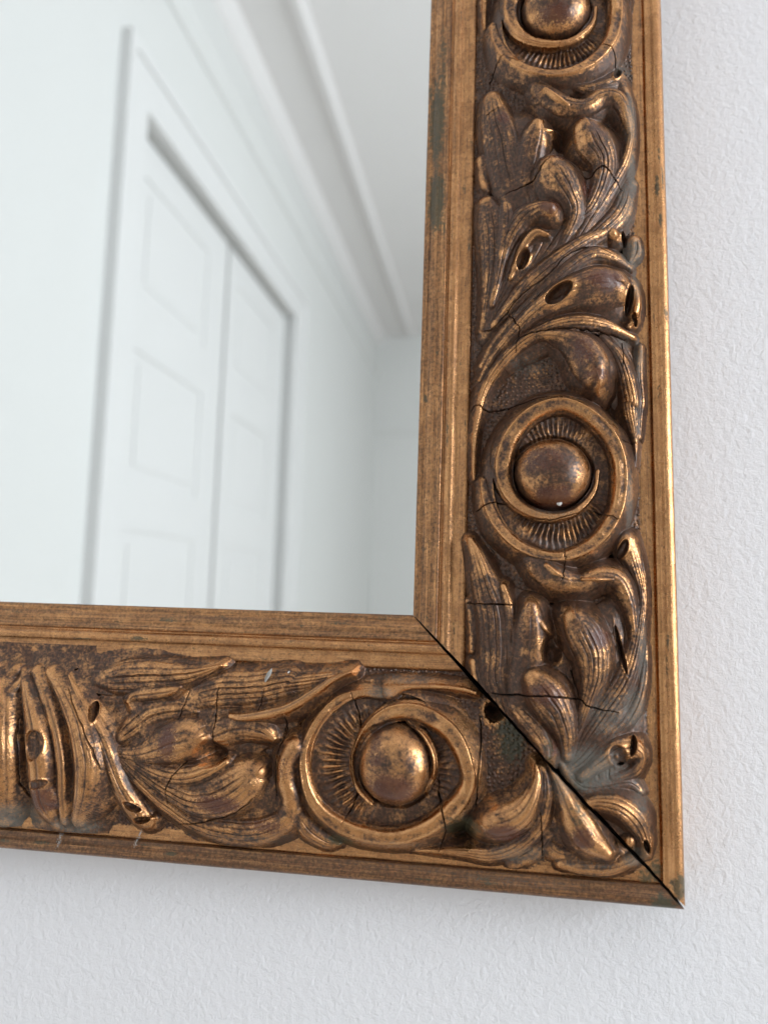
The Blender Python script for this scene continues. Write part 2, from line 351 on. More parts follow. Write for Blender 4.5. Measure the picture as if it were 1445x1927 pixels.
 ('S','R','leaf',2,0.1,0,[(21.78,-5.9,1.91,2),(23.53,1.99,2.28,2.4),(23.71,12.94,1.89,2.2)]),
 ('S','R','leaf',4,0.2,0,[(45.41,-3.94,4.7,7),(45.04,1.39,6.84,7.5),(44.37,10.45,7.91,6.5),(42.98,21.02,7.55,5),(41.57,30.07,6.29,4)]),
 ('S','R','leaf',2,0.1,0,[(47.32,0.54,3.96,6.5),(50.33,3.46,2.33,6),(52.28,5.27,0.99,4.5)]),
 ('S','R','leaf',9,0.4,0.5,[(62.1,0.07,6.88,8),(65.68,5.16,9.19,9),(68.64,12.44,8.72,8.5),(68.66,20.55,6.96,7.5),(66.15,29.47,5.05,6),(62.91,38.42,3.84,4.5),(59.28,48.05,2.97,3.5)]),
 ('S','R','leaf',8,0.4,0,[(81.51,-30.02,5.58,4.6),(84.11,-22.32,5.02,4.8),(86.7,-10.86,3.03,4.5),(85.62,-0.1,3.54,5),(83.47,10.53,4.74,5),(79.45,21.79,6.29,5),(72.58,32.28,6.44,4.5),(65.92,42.02,5.23,3.5),(61.5,49.44,3.49,3)]),
 ('P','R','',78.16,10.32,0.95,9.14,12,3),
 ('P','R','',79.51,-27.07,1.64,3.73,-20,2.6),
 ('S','R','leaf',6,0.35,0,[(46.57,22.16,6.19,8.5),(50.92,27,8.92,9.5),(54.97,33.37,8.53,8.5),(57.63,40.62,6.26,6.5),(58.47,47.96,4.18,4.5)]),
 ('S','R','leaf',4,0.3,0,[(50.97,48.18,3.81,9),(50.29,45.15,4.35,8),(47.44,40.47,5.28,6.5),(43.06,35.8,4.99,5),(39.34,32.44,3.6,4)]),
 ('H','R','',53.19,12.43,3.45,4.65,0,6),
 ('H','R','',67.29,-10.19,4.51,2.25,10,3),
 ('H','R','',28.75,-20.38,3.97,6.35,20,2),
 ('S','R','leaf',4,0.35,0,[(87.68,8.91,1.77,3),(86.62,19.44,2.99,3.6),(84.07,29.11,3.84,3.8),(78.63,37.29,4.17,3.6),(71.1,44.76,3.47,3.2)]),
 ('S','R','leaf',3,0.3,0,[(24.6,17.52,2.81,3),(26.3,25.06,3.34,3.4),(29.48,30.92,3.13,3.2),(33.35,35.16,2.37,3)]),
 ('S','R','leaf',6,0.3,0,[(81.11,30.4,5.25,3),(77.1,35.53,7.3,4),(70.29,42.95,6.94,4),(64.39,49.67,5.21,3.5),(59.29,53.53,3.83,3)]),
 ('S','R','leaf',5,0.3,0,[(63.57,56.04,2.94,4),(69.37,50.72,4.48,5),(75.94,46.15,5.67,6),(81.93,45.32,5.33,6),(85.05,48.27,3.44,5),(82.83,53.43,3.44,4),(75.37,56.46,3.44,3.5)]),
 ('P','R','',76.33,47.74,3.15,4.01,20,1.6),
 ('D','R','boss',75.96,47.82,1.85,2.41,20,6.3),
 ('P','R','',81.84,44.28,1.29,3.73,-10,5),
 ('S','R','leaf',4,0.2,0,[(56.38,51.54,1.75,3),(63.64,59.73,4.33,3),(72.38,59.36,5.16,3.5),(80.57,57.8,4.3,3.5),(85.11,60.69,2.58,3)]),
 ('S','R','leaf',6,0.5,0,[(64.15,65,2.57,5),(69.8,63.85,4.26,6.5),(76.88,64.82,5.41,8),(82.75,69.72,5.4,7.5),(85.91,76.36,3.72,5.5),(86.42,81.53,2.03,4)]),
 ('P','R','',86.42,78.74,1.13,2.81,20,4.5),
 ('D','R','boss',80.62,77.07,2.65,3.21,0,5),
 ('Z','B','leaf',12,0.3,0,[(-54.99,36.85,14,2.8),(-74.63,40.92,20.32,3),(-94.58,45.05,19.63,3.2),(-111.37,50.69,12.57,3),(-121.73,54.48,5.29,2.6)]),
 ('Z','B','leaf',14,0.3,0,[(-52.87,72.06,14.71,3.2),(-72.61,72.61,20.01,3.6),(-91.24,68.36,15.3,3.4),(-107.02,62.29,9.34,3),(-119.83,55.96,4.22,2.6)]),
 ('Z','B','leaf',8,0.25,0,[(42.06,82.15,9.79,2.4),(52.18,73.67,13.14,2.8),(60.92,75.98,13.02,2.8),(71.15,82.71,9.48,2.6),(79.79,85.06,5.13,2.4)]),
 ('Z','B','leaf',10,0.3,0,[(-141.54,29.8,13.23,2.5),(-120.35,30.48,16.17,2.6),(-97.39,29.45,13.71,2.6),(-77.49,28.56,10.34,2.6)]),
 ('S','B','leaf',6,0.55,0,[(-128.23,30.82,4.34,3),(-115.98,28.96,8.12,5.2),(-101.71,27.89,8,6),(-89.65,26.96,6.24,6),(-81.4,24.78,3.93,6),(-75.25,22.48,1.66,5)]),
 ('S','B','leaf',8,0.55,0,[(-90.4,37.38,6.21,3.5),(-76.83,32.31,8.58,5.4),(-61.67,30.64,8.65,6),(-47.05,27.65,7.96,6),(-48.01,28.44,6.1,6),(-35.22,26.43,4.93,6),(-27.2,24.16,3.28,5.5),(-22.24,22.19,1.46,4.6)]),
 ('S','B','leaf',2,0.15,0,[(-68.48,41.36,2.41,5),(-63.48,41.44,2.98,6.4),(-54.05,39.79,3.29,7),(-45.15,36.78,3.27,7.4),(-36.65,31.45,3.08,7.4),(-29.74,26.21,2.54,7),(-22.73,22.66,1.45,6)]),
 ('S','B','leaf',3,0.3,0,[(-90.89,31.42,2.08,5),(-95.24,33.11,3.73,6.5),(-102.18,34.25,4.6,6),(-109.37,35.44,4.21,5),(-111.95,38.01,2.53,4)]),
 ('S','B','leaf',5,0.45,0,[(-82.88,40.48,2.04,4),(-89.46,39.96,6.16,5),(-99.36,41.99,8.28,5.4),(-107.39,47.11,7.28,5.2),(-113.24,52.22,4.6,4.4)]),
 ('S','B','leaf',4,0.35,0,[(-51.04,48.75,2.55,4),(-55.95,45.88,5.53,5),(-63.46,44.75,6.96,5.2),(-71.58,47.5,6.61,5),(-77.52,50.24,4.04,4)]),
 ('S','B','leaf',3,0.2,0,[(-113.53,36.56,3.19,3),(-109.05,39.45,5.26,4),(-104.23,45.4,7.27,5),(-101.77,51.51,6.19,5),(-108.71,55.94,4.16,4)]),
 ('S','B','leaf',6,0.25,-0.3,[(-80.62,49.66,6.02,7.5),(-86.06,50.62,10.06,8.5),(-93.59,53.42,9.73,8),(-103.29,56.88,6.77,6.5),(-112.52,57.62,4.58,5),(-120.23,54.24,2.74,4)]),
 ('S','B','leaf',4,0.25,0,[(-63.9,48.1,3,2.5),(-70.29,49.94,6.02,3),(-79.32,44.26,8.14,3),(-88.39,41.66,6.19,2.5)]),
 ('S','B','leaf',6,0.4,0,[(-69.09,58.86,2.98,5),(-75.97,62.18,5.78,6.5),(-84.92,65.02,6.63,7),(-95.26,64.2,5.69,6.5),(-106.08,60.31,4.33,5.5),(-114.58,56.22,2.92,4.5)]),
 ('S','B','leaf',8,0.45,-0.3,[(-57.17,61.81,5.87,6),(-62.23,65.68,9.78,8),(-70.24,70.8,10.65,8.5),(-80.36,73.18,8.79,8),(-90.76,70.13,6.67,7),(-100.54,65.41,5.32,6),(-110.64,59.87,3.73,5),(-119.29,54.98,2.31,4)]),
 ('S','B','leaf',6,0.4,0,[(-41.9,74.86,4.44,5),(-47.41,80.61,6.02,6),(-57.31,84.61,6.49,6),(-69.71,84.79,6.58,6),(-82.11,81.7,5.85,6),(-93.74,75.3,5.29,6),(-103.28,68.05,4.73,5.5),(-112.33,60.77,3.53,5),(-120.16,55.03,2.1,4)]),
 ('S','B','leaf',4,0.3,0,[(-139.08,29.17,1.31,5),(-131.91,37.22,3.22,6.5),(-125.8,44.79,4.65,7),(-119.87,53.1,5.22,7),(-115.3,62.26,5.39,7),(-110.93,71.56,5.37,6.8),(-106.31,79.47,5.37,6),(-102.23,84.3,4.13,5),(-99.5,82.63,2.06,4)]),
 ('P','B','',-124.77,42.32,1.5,3.89,15,4.5),
 ('P','B','',-106.61,77.75,3.62,1.46,-25,3),
 ('P','B','',-103.41,83,3.44,1.38,8,4),
 ('Z','B','leaf',8,0.2,0,[(-145.1,27.07,21.09,2.4),(-140.93,41.03,23.32,4),(-137.73,56.73,22.95,5),(-136.35,71.98,21.84,5),(-136.46,82.95,18.73,4),(-136.86,89.07,11.83,2.6)]),
 ('S','B','leaf',5,0.3,0.3,[(-147.95,27.94,4.43,4.5),(-136.77,37.39,6.45,7.5),(-127.67,49.31,7.75,10),(-123.44,62.23,8.28,11),(-124.69,73.58,7.5,10),(-130.29,85.03,5.09,6)]),
 ('S','B','leaf',2,0.25,0,[(-155.1,28.27,3.79,4),(-145.86,39.49,4.12,6.5),(-138.69,51.69,3.83,8),(-135.21,64.09,3.79,8.6),(-135.2,75.49,3.81,8),(-136.78,86.07,3.21,5.5)]),
 ('S','B','leaf',3,0.3,-0.3,[(-161.26,28.97,3.37,3.5),(-154.18,39.86,4.81,7),(-147.98,50.47,7.28,9.5),(-145.3,59.71,7.85,10.4),(-144.68,69.32,7.65,10),(-143.96,79.3,6.85,8.6),(-141.01,87.24,4.29,5.5)]),
 ('P','B','',-146.4,55.96,4.48,5.92,0,3),
 ('D','B','boss',-144.74,54.74,1.96,2.31,0,7.4),
 ('D','B','boss',-141.31,75.82,7.1,6.21,0,9),
 ('P','B','',-144.01,70.75,4.11,1.79,15,1.2),
 ('S','B','leaf',5,0.35,0,[(-171.27,27.72,5.67,4),(-167.71,37.29,7.77,7),(-164.1,49.76,8.93,9.5),(-162.39,62.38,9.07,10.2),(-162.57,73.95,8.69,9),(-164.68,85.57,7.03,6)]),
 ('P','B','',-169.49,40.7,2.78,6.49,-5,4.5),
 ('O','B','boss',-6.78,56.01,28.84,26.68,180,0),
 ('S','B','scroll',0,0,0.9,[(-7.93,30.49,3,5.6),(-17.65,30.42,2.33,5),(-27.09,33.68,2.16,5),(-34.17,41.91,2.15,5.4),(-37.89,51.47,2.14,5.8),(-37.65,61.21,2.49,6),(-33.87,70.81,3.19,6.4),(-25.74,78.03,3.86,6.8),(-14.84,81.63,4,7),(-2.63,81.8,3.94,7),(8.71,77.31,4.22,7),(18.07,69.47,4.34,6.6),(23.28,60.79,3.66,6),(22.05,51.87,3.84,6.8),(17.69,43.71,4.38,7.2),(11.1,38.68,4.61,7.2),(2.74,35.93,4.49,7),(-5.79,36.81,4.01,6.6),(-12.85,41.89,3.33,6),(-17.36,49.74,2.63,5.6),(-19.11,57.38,2.1,5),(-17.04,65,1.57,4.5),(-12.36,70.44,1.04,3.8)]),
 ('S','B','scroll',0,0,0,[(0.58,39.76,1.04,5),(6.56,44.16,1.54,5.5),(10.35,50.65,1.53,6),(10.84,57.47,1.35,5.5),(8.37,64.04,1.02,4)]),
 ('D','B','ball',-4,55.6,14.21,15.06,0,11),
 ('S','B','scroll',0,0,0,[(-7.17,29.35,4.41,6.5),(-0.11,27.36,2.29,5),(10.79,26.75,1.92,4.5),(20.19,27.18,1.73,4),(25.23,28.39,1.38,3)]),
 ('S','B','scroll',0,0,0,[(-42.21,51.64,5.37,6.5),(-45.16,57.34,4.65,7),(-45.05,64.45,5.01,6.5),(-43.23,71.55,5.19,6),(-46.15,78.51,5.05,5),(-53.25,84.39,4.56,4.5)]),
 ('S','B','leaf',4,0.3,0,[(-40.35,76.8,3.59,4),(-36.6,82.3,5.01,4.5),(-30.1,86.37,3.92,4),(-25.11,86.94,1.77,3)]),
 ('S','B','leaf',6,0.35,0,[(1.89,87.02,1.39,2.5),(13.41,86.53,2.04,3.5),(22.68,86.14,3.08,4),(31.7,85.9,3.94,5),(41.24,81.5,4.59,5.5),(48.42,73.41,4.71,5.5),(51.23,64.5,4.18,5),(51.23,57.44,3.15,4),(49.81,53.37,1.76,3)]),
 ('S','B','leaf',5,0.3,0.3,[(30.86,73.4,5.82,8.5),(35.25,72.97,7.36,9),(41.75,69.64,6.79,8.5),(46.07,63.07,4.7,7),(47.91,56.79,2.62,5),(47.57,52.65,1.41,4)]),
 ('S','B','leaf',3,0.2,0,[(72.05,81.57,4.24,7),(66.15,77.27,6.78,8.5),(61.85,71.13,6.99,8),(58.33,64.45,4.98,6.5),(55.52,58.44,3.12,5),(53.41,54.43,1.75,4)]),
 ('S','B','leaf',4,0.3,0,[(56.78,87.55,2.63,3.5),(65.36,88.02,3.63,4.5),(73.88,87.21,3.76,5),(80.2,84.49,3.05,4.5),(83.74,81.42,1.69,3.5)]),
 ('S','B','leaf',3,0.2,0,[(51.57,81.22,3.51,3),(55.97,83.79,4.37,3.5),(61.09,84.24,3.48,3)]),
 ('S','B','leaf',5,0.3,0,[(39.9,87.6,4.46,3),(46.46,83.06,5.3,3.5),(52.19,76.52,3.85,3.5)]),
 ('H','B','',20.28,79.51,5.32,4.56,-30,4),
 ('H','B','',-22.36,85.56,4.44,2.96,0,3.5),
 ('H','B','',-53.83,76.83,3.06,4.58,0,3),
 ('H','B','',-75.39,55.84,5.05,3.87,0,4),
 ('H','B','',32.58,34.97,3.05,3.05,0,6),
]
CRACKS = [
 ('R',0.34,[(33.78,-174.15),(44.94,-177.94),(51.04,-184.16),(55.63,-184.89),(60.98,-184.16),(67.47,-179.18),(71.74,-181.99),(75.62,-181.46),(81.78,-174.49)]),
 ('R',0.22,[(27.15,-230.51),(30.32,-236.92),(33.54,-238.3)]),
 ('R',0.22,[(34.36,-236.7),(41.56,-233.17),(53.36,-231.43),(63.57,-234.63),(72.33,-239.14),(79.12,-236.75),(80.26,-231.5)]),
 ('R',0.18,[(25.78,-211.78),(32.97,-214.81)]),
 ('R',0.25,[(24.41,-116.05),(30.93,-116.77),(41.4,-128.57),(50.34,-135.2),(60.81,-145.13),(69.12,-148.41),(77.47,-145.57)]),
 ('R',0.2,[(35.42,-122.72),(39.99,-114.95),(40.4,-110.11)]),
 ('R',0.26,[(39.32,-104.62),(40.4,-109.71),(50.37,-112.26),(62.88,-112.93),(74.02,-112.24),(83.05,-110.62)]),
 ('R',0.18,[(80.77,-110.4),(80.59,-99.38)]),
 ('R',0.28,[(21.49,-82.15),(23.75,-84.29),(29.84,-82.14),(41.67,-84.03),(51.85,-85.98),(66.36,-84.59)]),
 ('R',0.26,[(24.7,-41.19),(30.42,-44.12),(37.98,-43.15)]),
 ('R',0.22,[(43.22,-38.09),(53.51,-37.22),(62.31,-39.84)]),
 ('R',0.22,[(68.23,-41.56),(77.88,-37.84)]),
 ('R',0.18,[(57.5,-26.92),(57.85,-20.97),(56.38,-13.53)]),
 ('R',0.2,[(78.33,-68.68),(86.06,-68.86)]),
 ('R',0.25,[(21.16,-5.32),(25.91,-4.86),(40.51,-4.95)]),
 ('R',0.38,[(29.48,28.04),(44.44,28.22),(51.77,27.47),(62.74,28.8),(66.39,31.19),(76.73,32.68)]),
 ('R',0.2,[(59.86,17.96),(62.75,27.34)]),
 ('B',0.34,[(26.98,36.25),(27.53,45.57),(26.34,65.88),(26,68.85)]),
 ('B',0.25,[(12.12,63.19),(15.25,76.39),(12.63,86.64)]),
 ('B',0.24,[(49.37,68.6),(50.39,86.45)]),
 ('B',0.3,[(-22.24,29.67),(-17.94,41.92),(-20.53,55.1),(-18.41,68.16),(-23.5,78.51)]),
 ('B',0.22,[(12.37,58.49),(12.85,67.34),(15.71,76.87)]),
 ('B',0.26,[(-49.32,71.78),(-49.03,54.06),(-46.46,47.63),(-47.08,40.68)]),
 ('B',0.24,[(-89.03,43.63),(-86.89,32.68)]),
 ('B',0.28,[(-74.68,52.03),(-75.06,40.6),(-74.15,29.75)]),
 ('B',0.2,[(-57.67,39.71),(-55.64,29.68)]),
 ('B',0.2,[(-47.35,49.71),(-46.65,39.15)]),
 ('B',0.28,[(-137.4,33.44),(-123.37,52.5),(-118.21,64.01)]),
 ('B',0.22,[(-91.67,77.35),(-91.14,67.76),(-83.88,57.95)]),
 ('B',0.24,[(-89.42,84.08),(-68.31,78.8),(-56.73,70.86)]),
 ('B',0.3,[(-157.35,46.42),(-155.18,60.72),(-154.54,72.88),(-151.38,81.79)]),
]
WEAR_R = [(53.7,-45,8.8,4.4,0.95),(49.1,-59.7,10.4,6.7,0.6),(51.8,-164.1,4.5,3.8,0.95),(73.1,-133,8.1,5.1,0.85),(65,-103.1,5.1,7.2,0.7),(70.1,-93.2,5,2.9,0.8),(54.9,-250.4,8.7,3.6,0.85),(70.3,6.5,3.7,4,0.95),(51,27.1,8.1,4.4,0.8),(51.8,46.6,3.6,3.3,0.85),(33.4,-208.9,4,3.2,0.75),(54.9,-186.5,5.4,2.3,0.8),(71.9,-197.9,4.6,6.9,0.5),(45.8,-3.2,3,4.5,0.6),(67,-173.7,2.3,4.5,0.9)]
WEAR_B = [(-4.1,63.7,9.3,6.4,0.95),(-10.3,49.7,2.9,8.6,0.6),(36,76.3,7.3,3.7,0.95),(63.4,76.3,4.3,4.3,0.9),(-91.5,52.2,4.2,6.8,0.85),(-70.7,73.8,9.1,3.7,0.95),(-143,77,7.1,5.4,0.95),(-52.5,81.5,8.3,3,0.7),(-45.1,58.7,3,6,0.5)]
DUST_R = [(66.2,52.7,14.3,8.6,0.9),(85.5,-206.5,3.1,16.8,0.75),(85.9,-182.3,2.7,13.6,0.8),(86.6,-134.3,2.2,10.3,0.7),(87.5,-103.9,2.4,11.5,0.75),(86.2,-76.8,2.2,11.8,0.6),(86.2,11.9,2.6,17.4,0.7),(82.8,31.1,5.8,8.6,0.8),(84.4,62.8,4.2,8.5,0.6),(84,82.2,4.2,3.5,0.8),(29.1,-29,4.5,9.1,0.4),(41.2,-16.9,4.6,7.6,0.4),(73.8,33.2,8.6,10.8,0.6),(72.3,34.2,8.6,8.6,0.65),(85.3,-148.1,5.9,8.1,0.85),(83.3,-169.2,4.5,14.9,0.7),(44.5,-100.3,11.8,4.4,0.55),(82.2,-45.3,2.2,14.5,0.7),(83.5,-232,5.4,6.2,0.65),(53.5,-40.4,11,2.9,0.55),(41.4,-122.1,9,4.5,0.35),(81.5,-109.7,4.3,4.3,0.6)]
DUST_B = [(81.9,83.7,4.9,2.8,0.85),(-153.9,36.6,11,7.3,0.4),(-52.2,86.4,20.4,3.3,0.5),(-159.1,86.6,12.8,7.3,0.85),(-133,87.9,12.4,4.4,0.75),(42,84.9,14.6,4.4,0.65),(66.5,86.6,14.3,2.9,0.5),(-10.7,29.8,6.6,2.9,0.75),(-42.1,88.1,14.9,3.7,0.5),(56.1,58.1,4.3,8.6,0.7),(-77,87.6,20.8,3.3,0.45),(-4.1,84.2,18.6,2.1,0.5),(-0.1,24.5,14.7,2.2,0.6)]
STAIN_R = [(51.8,47,2.9,6.5,0.6),(62.6,57.7,6.4,4.3,0.6)]
STAIN_B = [(38.6,43.5,6.6,11.8,0.75),(21.2,76.7,8.2,5.2,0.8),(61.9,67.7,4.3,6.4,0.55),(-23.6,85.1,6.6,2.9,0.8)]
MARKS = {'FLAKE': [55.8, -43.26], 'SPLIT1': [-55.62, 27.29], 'SPLIT2': [-53.62, 23.04], 'CHIP': [-46.96, 23.83], 'WEB1': [-138.21, 91.19], 'WEB1B': [-140.21, 97.34], 'WEB2': [-104.39, 87.9], 'WEB2B': [-107.44, 94.43]}

# ------------------------------------------------------------------ the carved relief, as heights over the frame's plan
HS = 1.15
TILE = 202.7                                              # the moulded ornament repeats along the side rail
def bed(s):
    s = np.clip(s, 20, 87)
    return 2 - (s - 20) / 67 * .5 + 6.0 * np.sin(np.pi * (s - 20) / 67) ** .9

def vnoise(shape, cell, seed, octaves=1, rough=.5):
    r = np.random.default_rng(seed); out = np.zeros(shape); amp = 1.; tot = 0
    for o in range(octaves):
        c = max(cell / 2 ** o, 1.01)
        g = r.random((int(shape[0] / c) + 3, int(shape[1] / c) + 3))
        yi = np.arange(shape[0]) / c; xi = np.arange(shape[1]) / c
        y0 = yi.astype(int); x0 = xi.astype(int); fy = yi - y0; fx = xi - x0
        fy = (fy * fy * (3 - 2 * fy))[:, None]; fx = (fx * fx * (3 - 2 * fx))[None]
        a = g[y0][:, x0] * (1 - fx) + g[y0][:, x0 + 1] * fx
        b = g[y0 + 1][:, x0] * (1 - fx) + g[y0 + 1][:, x0 + 1] * fx
        out += amp * (a * (1 - fy) + b * fy); tot += amp; amp *= rough
    return out / tot

def spline(P, n=12):
    P = np.array(P, float); P = np.vstack([2 * P[0] - P[1], P, 2 * P[-1] - P[-2]])
    t = np.linspace(0, 1, n, endpoint=False)[:, None]; o = []
    for i in range(1, len(P) - 2):
        a, b, c, d = P[i - 1:i + 3]
        o.append(.5 * (2 * b + (c - a) * t + (2 * a - 5 * b + 4 * c - d) * t * t + (3 * b - a - 3 * c + d) * t ** 3))
    o.append(P[-2:-1]); o = np.vstack(o)
    if o.shape[1] > 2: o[:, 2:] = np.maximum(o[:, 2:], .15)
    return o

class Relief:
    def __init__(s, rail, lo, hi, step, seed):
        """rail R: columns = x 17..91, rows = y lo..hi ; rail B: rows = y 17..91, columns = x lo..hi"""
        s.rail = rail; across = np.arange(17, 91 + step / 2, step); along = np.arange(lo, hi + step / 2, step)
        s.xs, s.ys = (across, along) if rail == 'R' else (along, across)
        s.step = step
        s.X, s.Y = np.meshgrid(s.xs, s.ys)
        s.S = s.X if rail == 'R' else s.Y
        s.bed = bed(s.S); sh = s.X.shape
        r_ = np.random.default_rng(seed + 1); J = r_.random((400, 900, 3)); cz = 1.75      # punched stipple
        ci, cj = (s.Y / cz).astype(int) - int(s.ys[0] / cz) + 3, (s.X / cz).astype(int) - int(s.xs[0] / cz) + 3
        fy, fx = s.Y / cz - int(s.ys[0] / cz) + 3, s.X / cz - int(s.xs[0] / cz) + 3
        dots = np.zeros(sh); ci = np.floor(fy).astype(int); cj = np.floor(fx).astype(int)
        for a_ in (-1, 0, 1):
            for b_2 in (-1, 0, 1):
                g_ = J[(ci + a_) % 400, (cj + b_2) % 900]
                d_ = np.hypot(fy - (ci + a_) - .2 - .6 * g_[..., 0], fx - (cj + b_2) - .2 - .6 * g_[..., 1])
                dots = np.maximum(dots, np.clip(1 - (d_ / (.26 + .2 * g_[..., 2])) ** 2, 0, 1))
        s.H = s.bed - .9 * np.sin(np.pi * np.clip((s.S - 20) / 67, 0, 1)) ** .5 + .5 * dots + .25 * (vnoise(sh, 5 / step, seed + 2, 2) - .5)
        s.id = np.zeros(sh, int); s.names = ['ground']
        s.crack = np.zeros(sh); s.line = np.zeros(sh); s.wob = vnoise(sh, 7 / step, seed + 3, 3) - .5
        s.seed = seed
    def win(s, x0, x1, y0, y1):
        i0, i1 = np.searchsorted(s.ys, (y0, y1)); j0, j1 = np.searchsorted(s.xs, (x0, x1))
        return (slice(i0, i1), slice(j0, j1)) if i1 > i0 and j1 > j0 else None
    def near(s, w, C):
        x, y = s.X[w].ravel(), s.Y[w].ravel()
        best = np.full(x.size, 1e9); bd = np.zeros(x.size); bt = np.zeros(x.size); bs = np.zeros(x.size); bw = np.ones(x.size); bh = np.zeros(x.size)
        n = len(C) - 1
        for i in range(n):
            a, b = C[i], C[i + 1]; ex, ey = b[0] - a[0], b[1] - a[1]; L2 = ex * ex + ey * ey + 1e-9
            t = np.clip(((x - a[0]) * ex + (y - a[1]) * ey) / L2, 0, 1)
            dx, dy = x - a[0] - t * ex, y - a[1] - t * ey
            d = np.hypot(dx, dy)
            wd = a[2] + t * (b[2] - a[2]) if len(a) > 2 else np.ones_like(t)
            q = d / wd
            k = q < best
            best[k] = q[k]; bd[k] = d[k]; bt[k] = (i + t[k]) / n; bw[k] = wd[k]
            bs[k] = np.sign(ex * dy - ey * dx)[k]
            if len(a) > 3: bh[k] = (a[3] + t * (b[3] - a[3]))[k]
        sh = s.X[w].shape
        return [v.reshape(sh) for v in (best, bd, bt, bs, bw, bh)]
    def stroke(s, name, n, amp, skew, P, sheet=False):
        C = spline(P); r = C[:, 2].max() + .5
        w = s.win(C[:, 0].min() - r, C[:, 0].max() + r, C[:, 1].min() - r, C[:, 1].max() + r)
        if w is None: return
        q, d, t, sg, wd, h = s.near(w, C)
        ins = q < 1
        if not ins.any(): return
        u = q * sg + .10 * s.wob[w]
        qq = np.clip(np.abs(q * sg - .35 * skew * (1 - q * q)), 0, 1)
        fat = np.clip(wd / C[:, 2].max(), 0, 1)                # plump at the bulb, softer along the stem
        ex = (1.1 if sheet else .95 - .38 * fat) if n else (1.9 if sheet else .62)
        prof = np.clip(1 - qq ** 2.1, 0, 1) ** ex
        if not n and skew > .5:                               # flat-faced band with a raised outer arris
            prof = .88 * np.clip(1 - q ** 3, 0, 1) ** .7 + .16 * np.exp(-((q * sg - .62) / .22) ** 2)
        e = s.bed[w] + HS * h * prof
        lines = 0
        if n:
            sn = np.sin(np.pi * n * u / 2 + .6)
            fade = np.clip(t / .16 - .25, 0, 1) * np.clip((1 - t) / .12, .2, 1) * np.clip(1.15 - q, 0, 1)
            lines = fade * np.exp(-(sn / .38) ** 2) * np.clip(wd / 3.5, .45, 1)
            e -= amp * 1.3 * lines
            sn2 = np.sin(np.pi * n * 1.27 * u + 1.9 + 3 * s.wob[w])
            e -= .42 * amp * fade * np.exp(-(sn2 / .5) ** 2)
            e += .35 * amp * s.wob[w]
        else: e += (.35 if sheet else 1.0) * s.wob[w] * np.clip(1.3 - q, 0, 1)
        H0 = s.H[w]
        top = ins & (e > H0)
        if top.sum() < 8: return
        kk = .9 if sheet else .55
        sm = np.clip(.5 + .5 * (e - H0) / kk, 0, 1)
        H1 = H0 * (1 - sm) + e * sm + kk * sm * (1 - sm) * .5
        s.H[w] = np.where(ins, H1, H0)
        s.line[w] = np.where(top, lines, s.line[w])

        k = len(s.names); s.names.append(name); s.id[w] = np.where(top, k, s.id[w])

    def ell(s, x, y, a, b, ang, m=1.05):
        r = max(a, b) * m + .5; w = s.win(x - r, x + r, y - r, y + r)
        if w is None: return None, None, None, None
        c, sn = math.cos(math.radians(ang)), math.sin(math.radians(ang))
        dx, dy = s.X[w] - x, s.Y[w] - y
        p, q = dx * c - dy * sn, dx * sn + dy * c
        return w, np.hypot(p / a, q / b), np.arctan2(q / b, p / a), None
    def pit(s, x, y, a, b, ang, depth, rim=True):
        w, r, th, _ = s.ell(x, y, a, b, ang, 1.5)
        if w is None: return
        g = np.clip(1 - r ** 3, 0, 1) ** .7
        s.H[w] -= depth * g
        if rim: s.H[w] += .38 * np.exp(-((r - 1.12) / .17) ** 2)
    def hollow(s, x, y, a, b, ang, depth):
        w, r, th, _ = s.ell(x, y, a, b, ang, 1.3)
        if w is None: return
        s.H[w] -= depth * np.clip(1.25 - r, 0, 1) ** .8
    def sink(s, x, y, a, b, ang, depth):
        w, r, th, _ = s.ell(x, y, a * 1.3, b * 1.3, ang)
        if w is not None: s.H[w] -= depth * .75 * np.clip(1 - (r * (1 + .5 * s.wob[w])) ** 2, 0, 1) ** 1.6
    def dome(s, name, x, y, a, b, ang, h):
        w, r, th, _ = s.ell(x, y, a, b, ang)
        if w is None: return
        e = s.bed[w] + HS * h * np.sqrt(np.clip(1 - r ** 2, 0, 1)) ** .9 + .7 * s.wob[w]
        top = (r < 1) & (e > s.H[w])
        if name == 'ball': 
            s.H[w] -= 1.6 * np.exp(-((r - 1.03) / .06) ** 2) * (s.H[w] < s.bed[w] + 6)
        s.H[w] = np.where(top, e, s.H[w])
        k = len(s.names); s.names.append(name); s.id[w] = np.where(top, k, s.id[w])
    def dish(s, x, y, a, b, face):
        w, r, th, _ = s.ell(x, y, a, b, 0, 1.3)
        if w is None: return
        e = s.bed[w] + HS * 4.8 * np.clip((1.25 - r) / .27, 0, 1) ** .85 + .3 * s.wob[w]     # the drum the rim stands on
        top = (r < 1.25) & (e > s.H[w])
        s.H[w] = np.where(top, e, s.H[w])
        k = len(s.names); s.names.append('rosette_drum'); s.id[w] = np.where(top, k, s.id[w])
        fl = np.cos(th * 56 + 5 * s.wob[w])
        dang = np.abs((th - math.radians(face) + np.pi) % (2 * np.pi) - np.pi)
        am = np.clip((math.radians(85) - dang) / .5, 0, 1) + .7 * np.clip((dang - math.radians(130)) / .4, 0, 1)
        band = np.exp(-((r - .72) / .17) ** 2) * am
        e = s.bed[w] + .3 + 1.8 * r ** 2 + .58 * fl * band + .25 * s.wob[w]
        ins = r < 1
        s.H[w] = np.where(ins, e, s.H[w]); s.line[w] = np.where(ins, .7 * np.clip(-fl, 0, 1) * band, s.line[w])
        k = len(s.names); s.names.append('rosette_dish'); s.id[w] = np.where(ins, k, s.id[w])
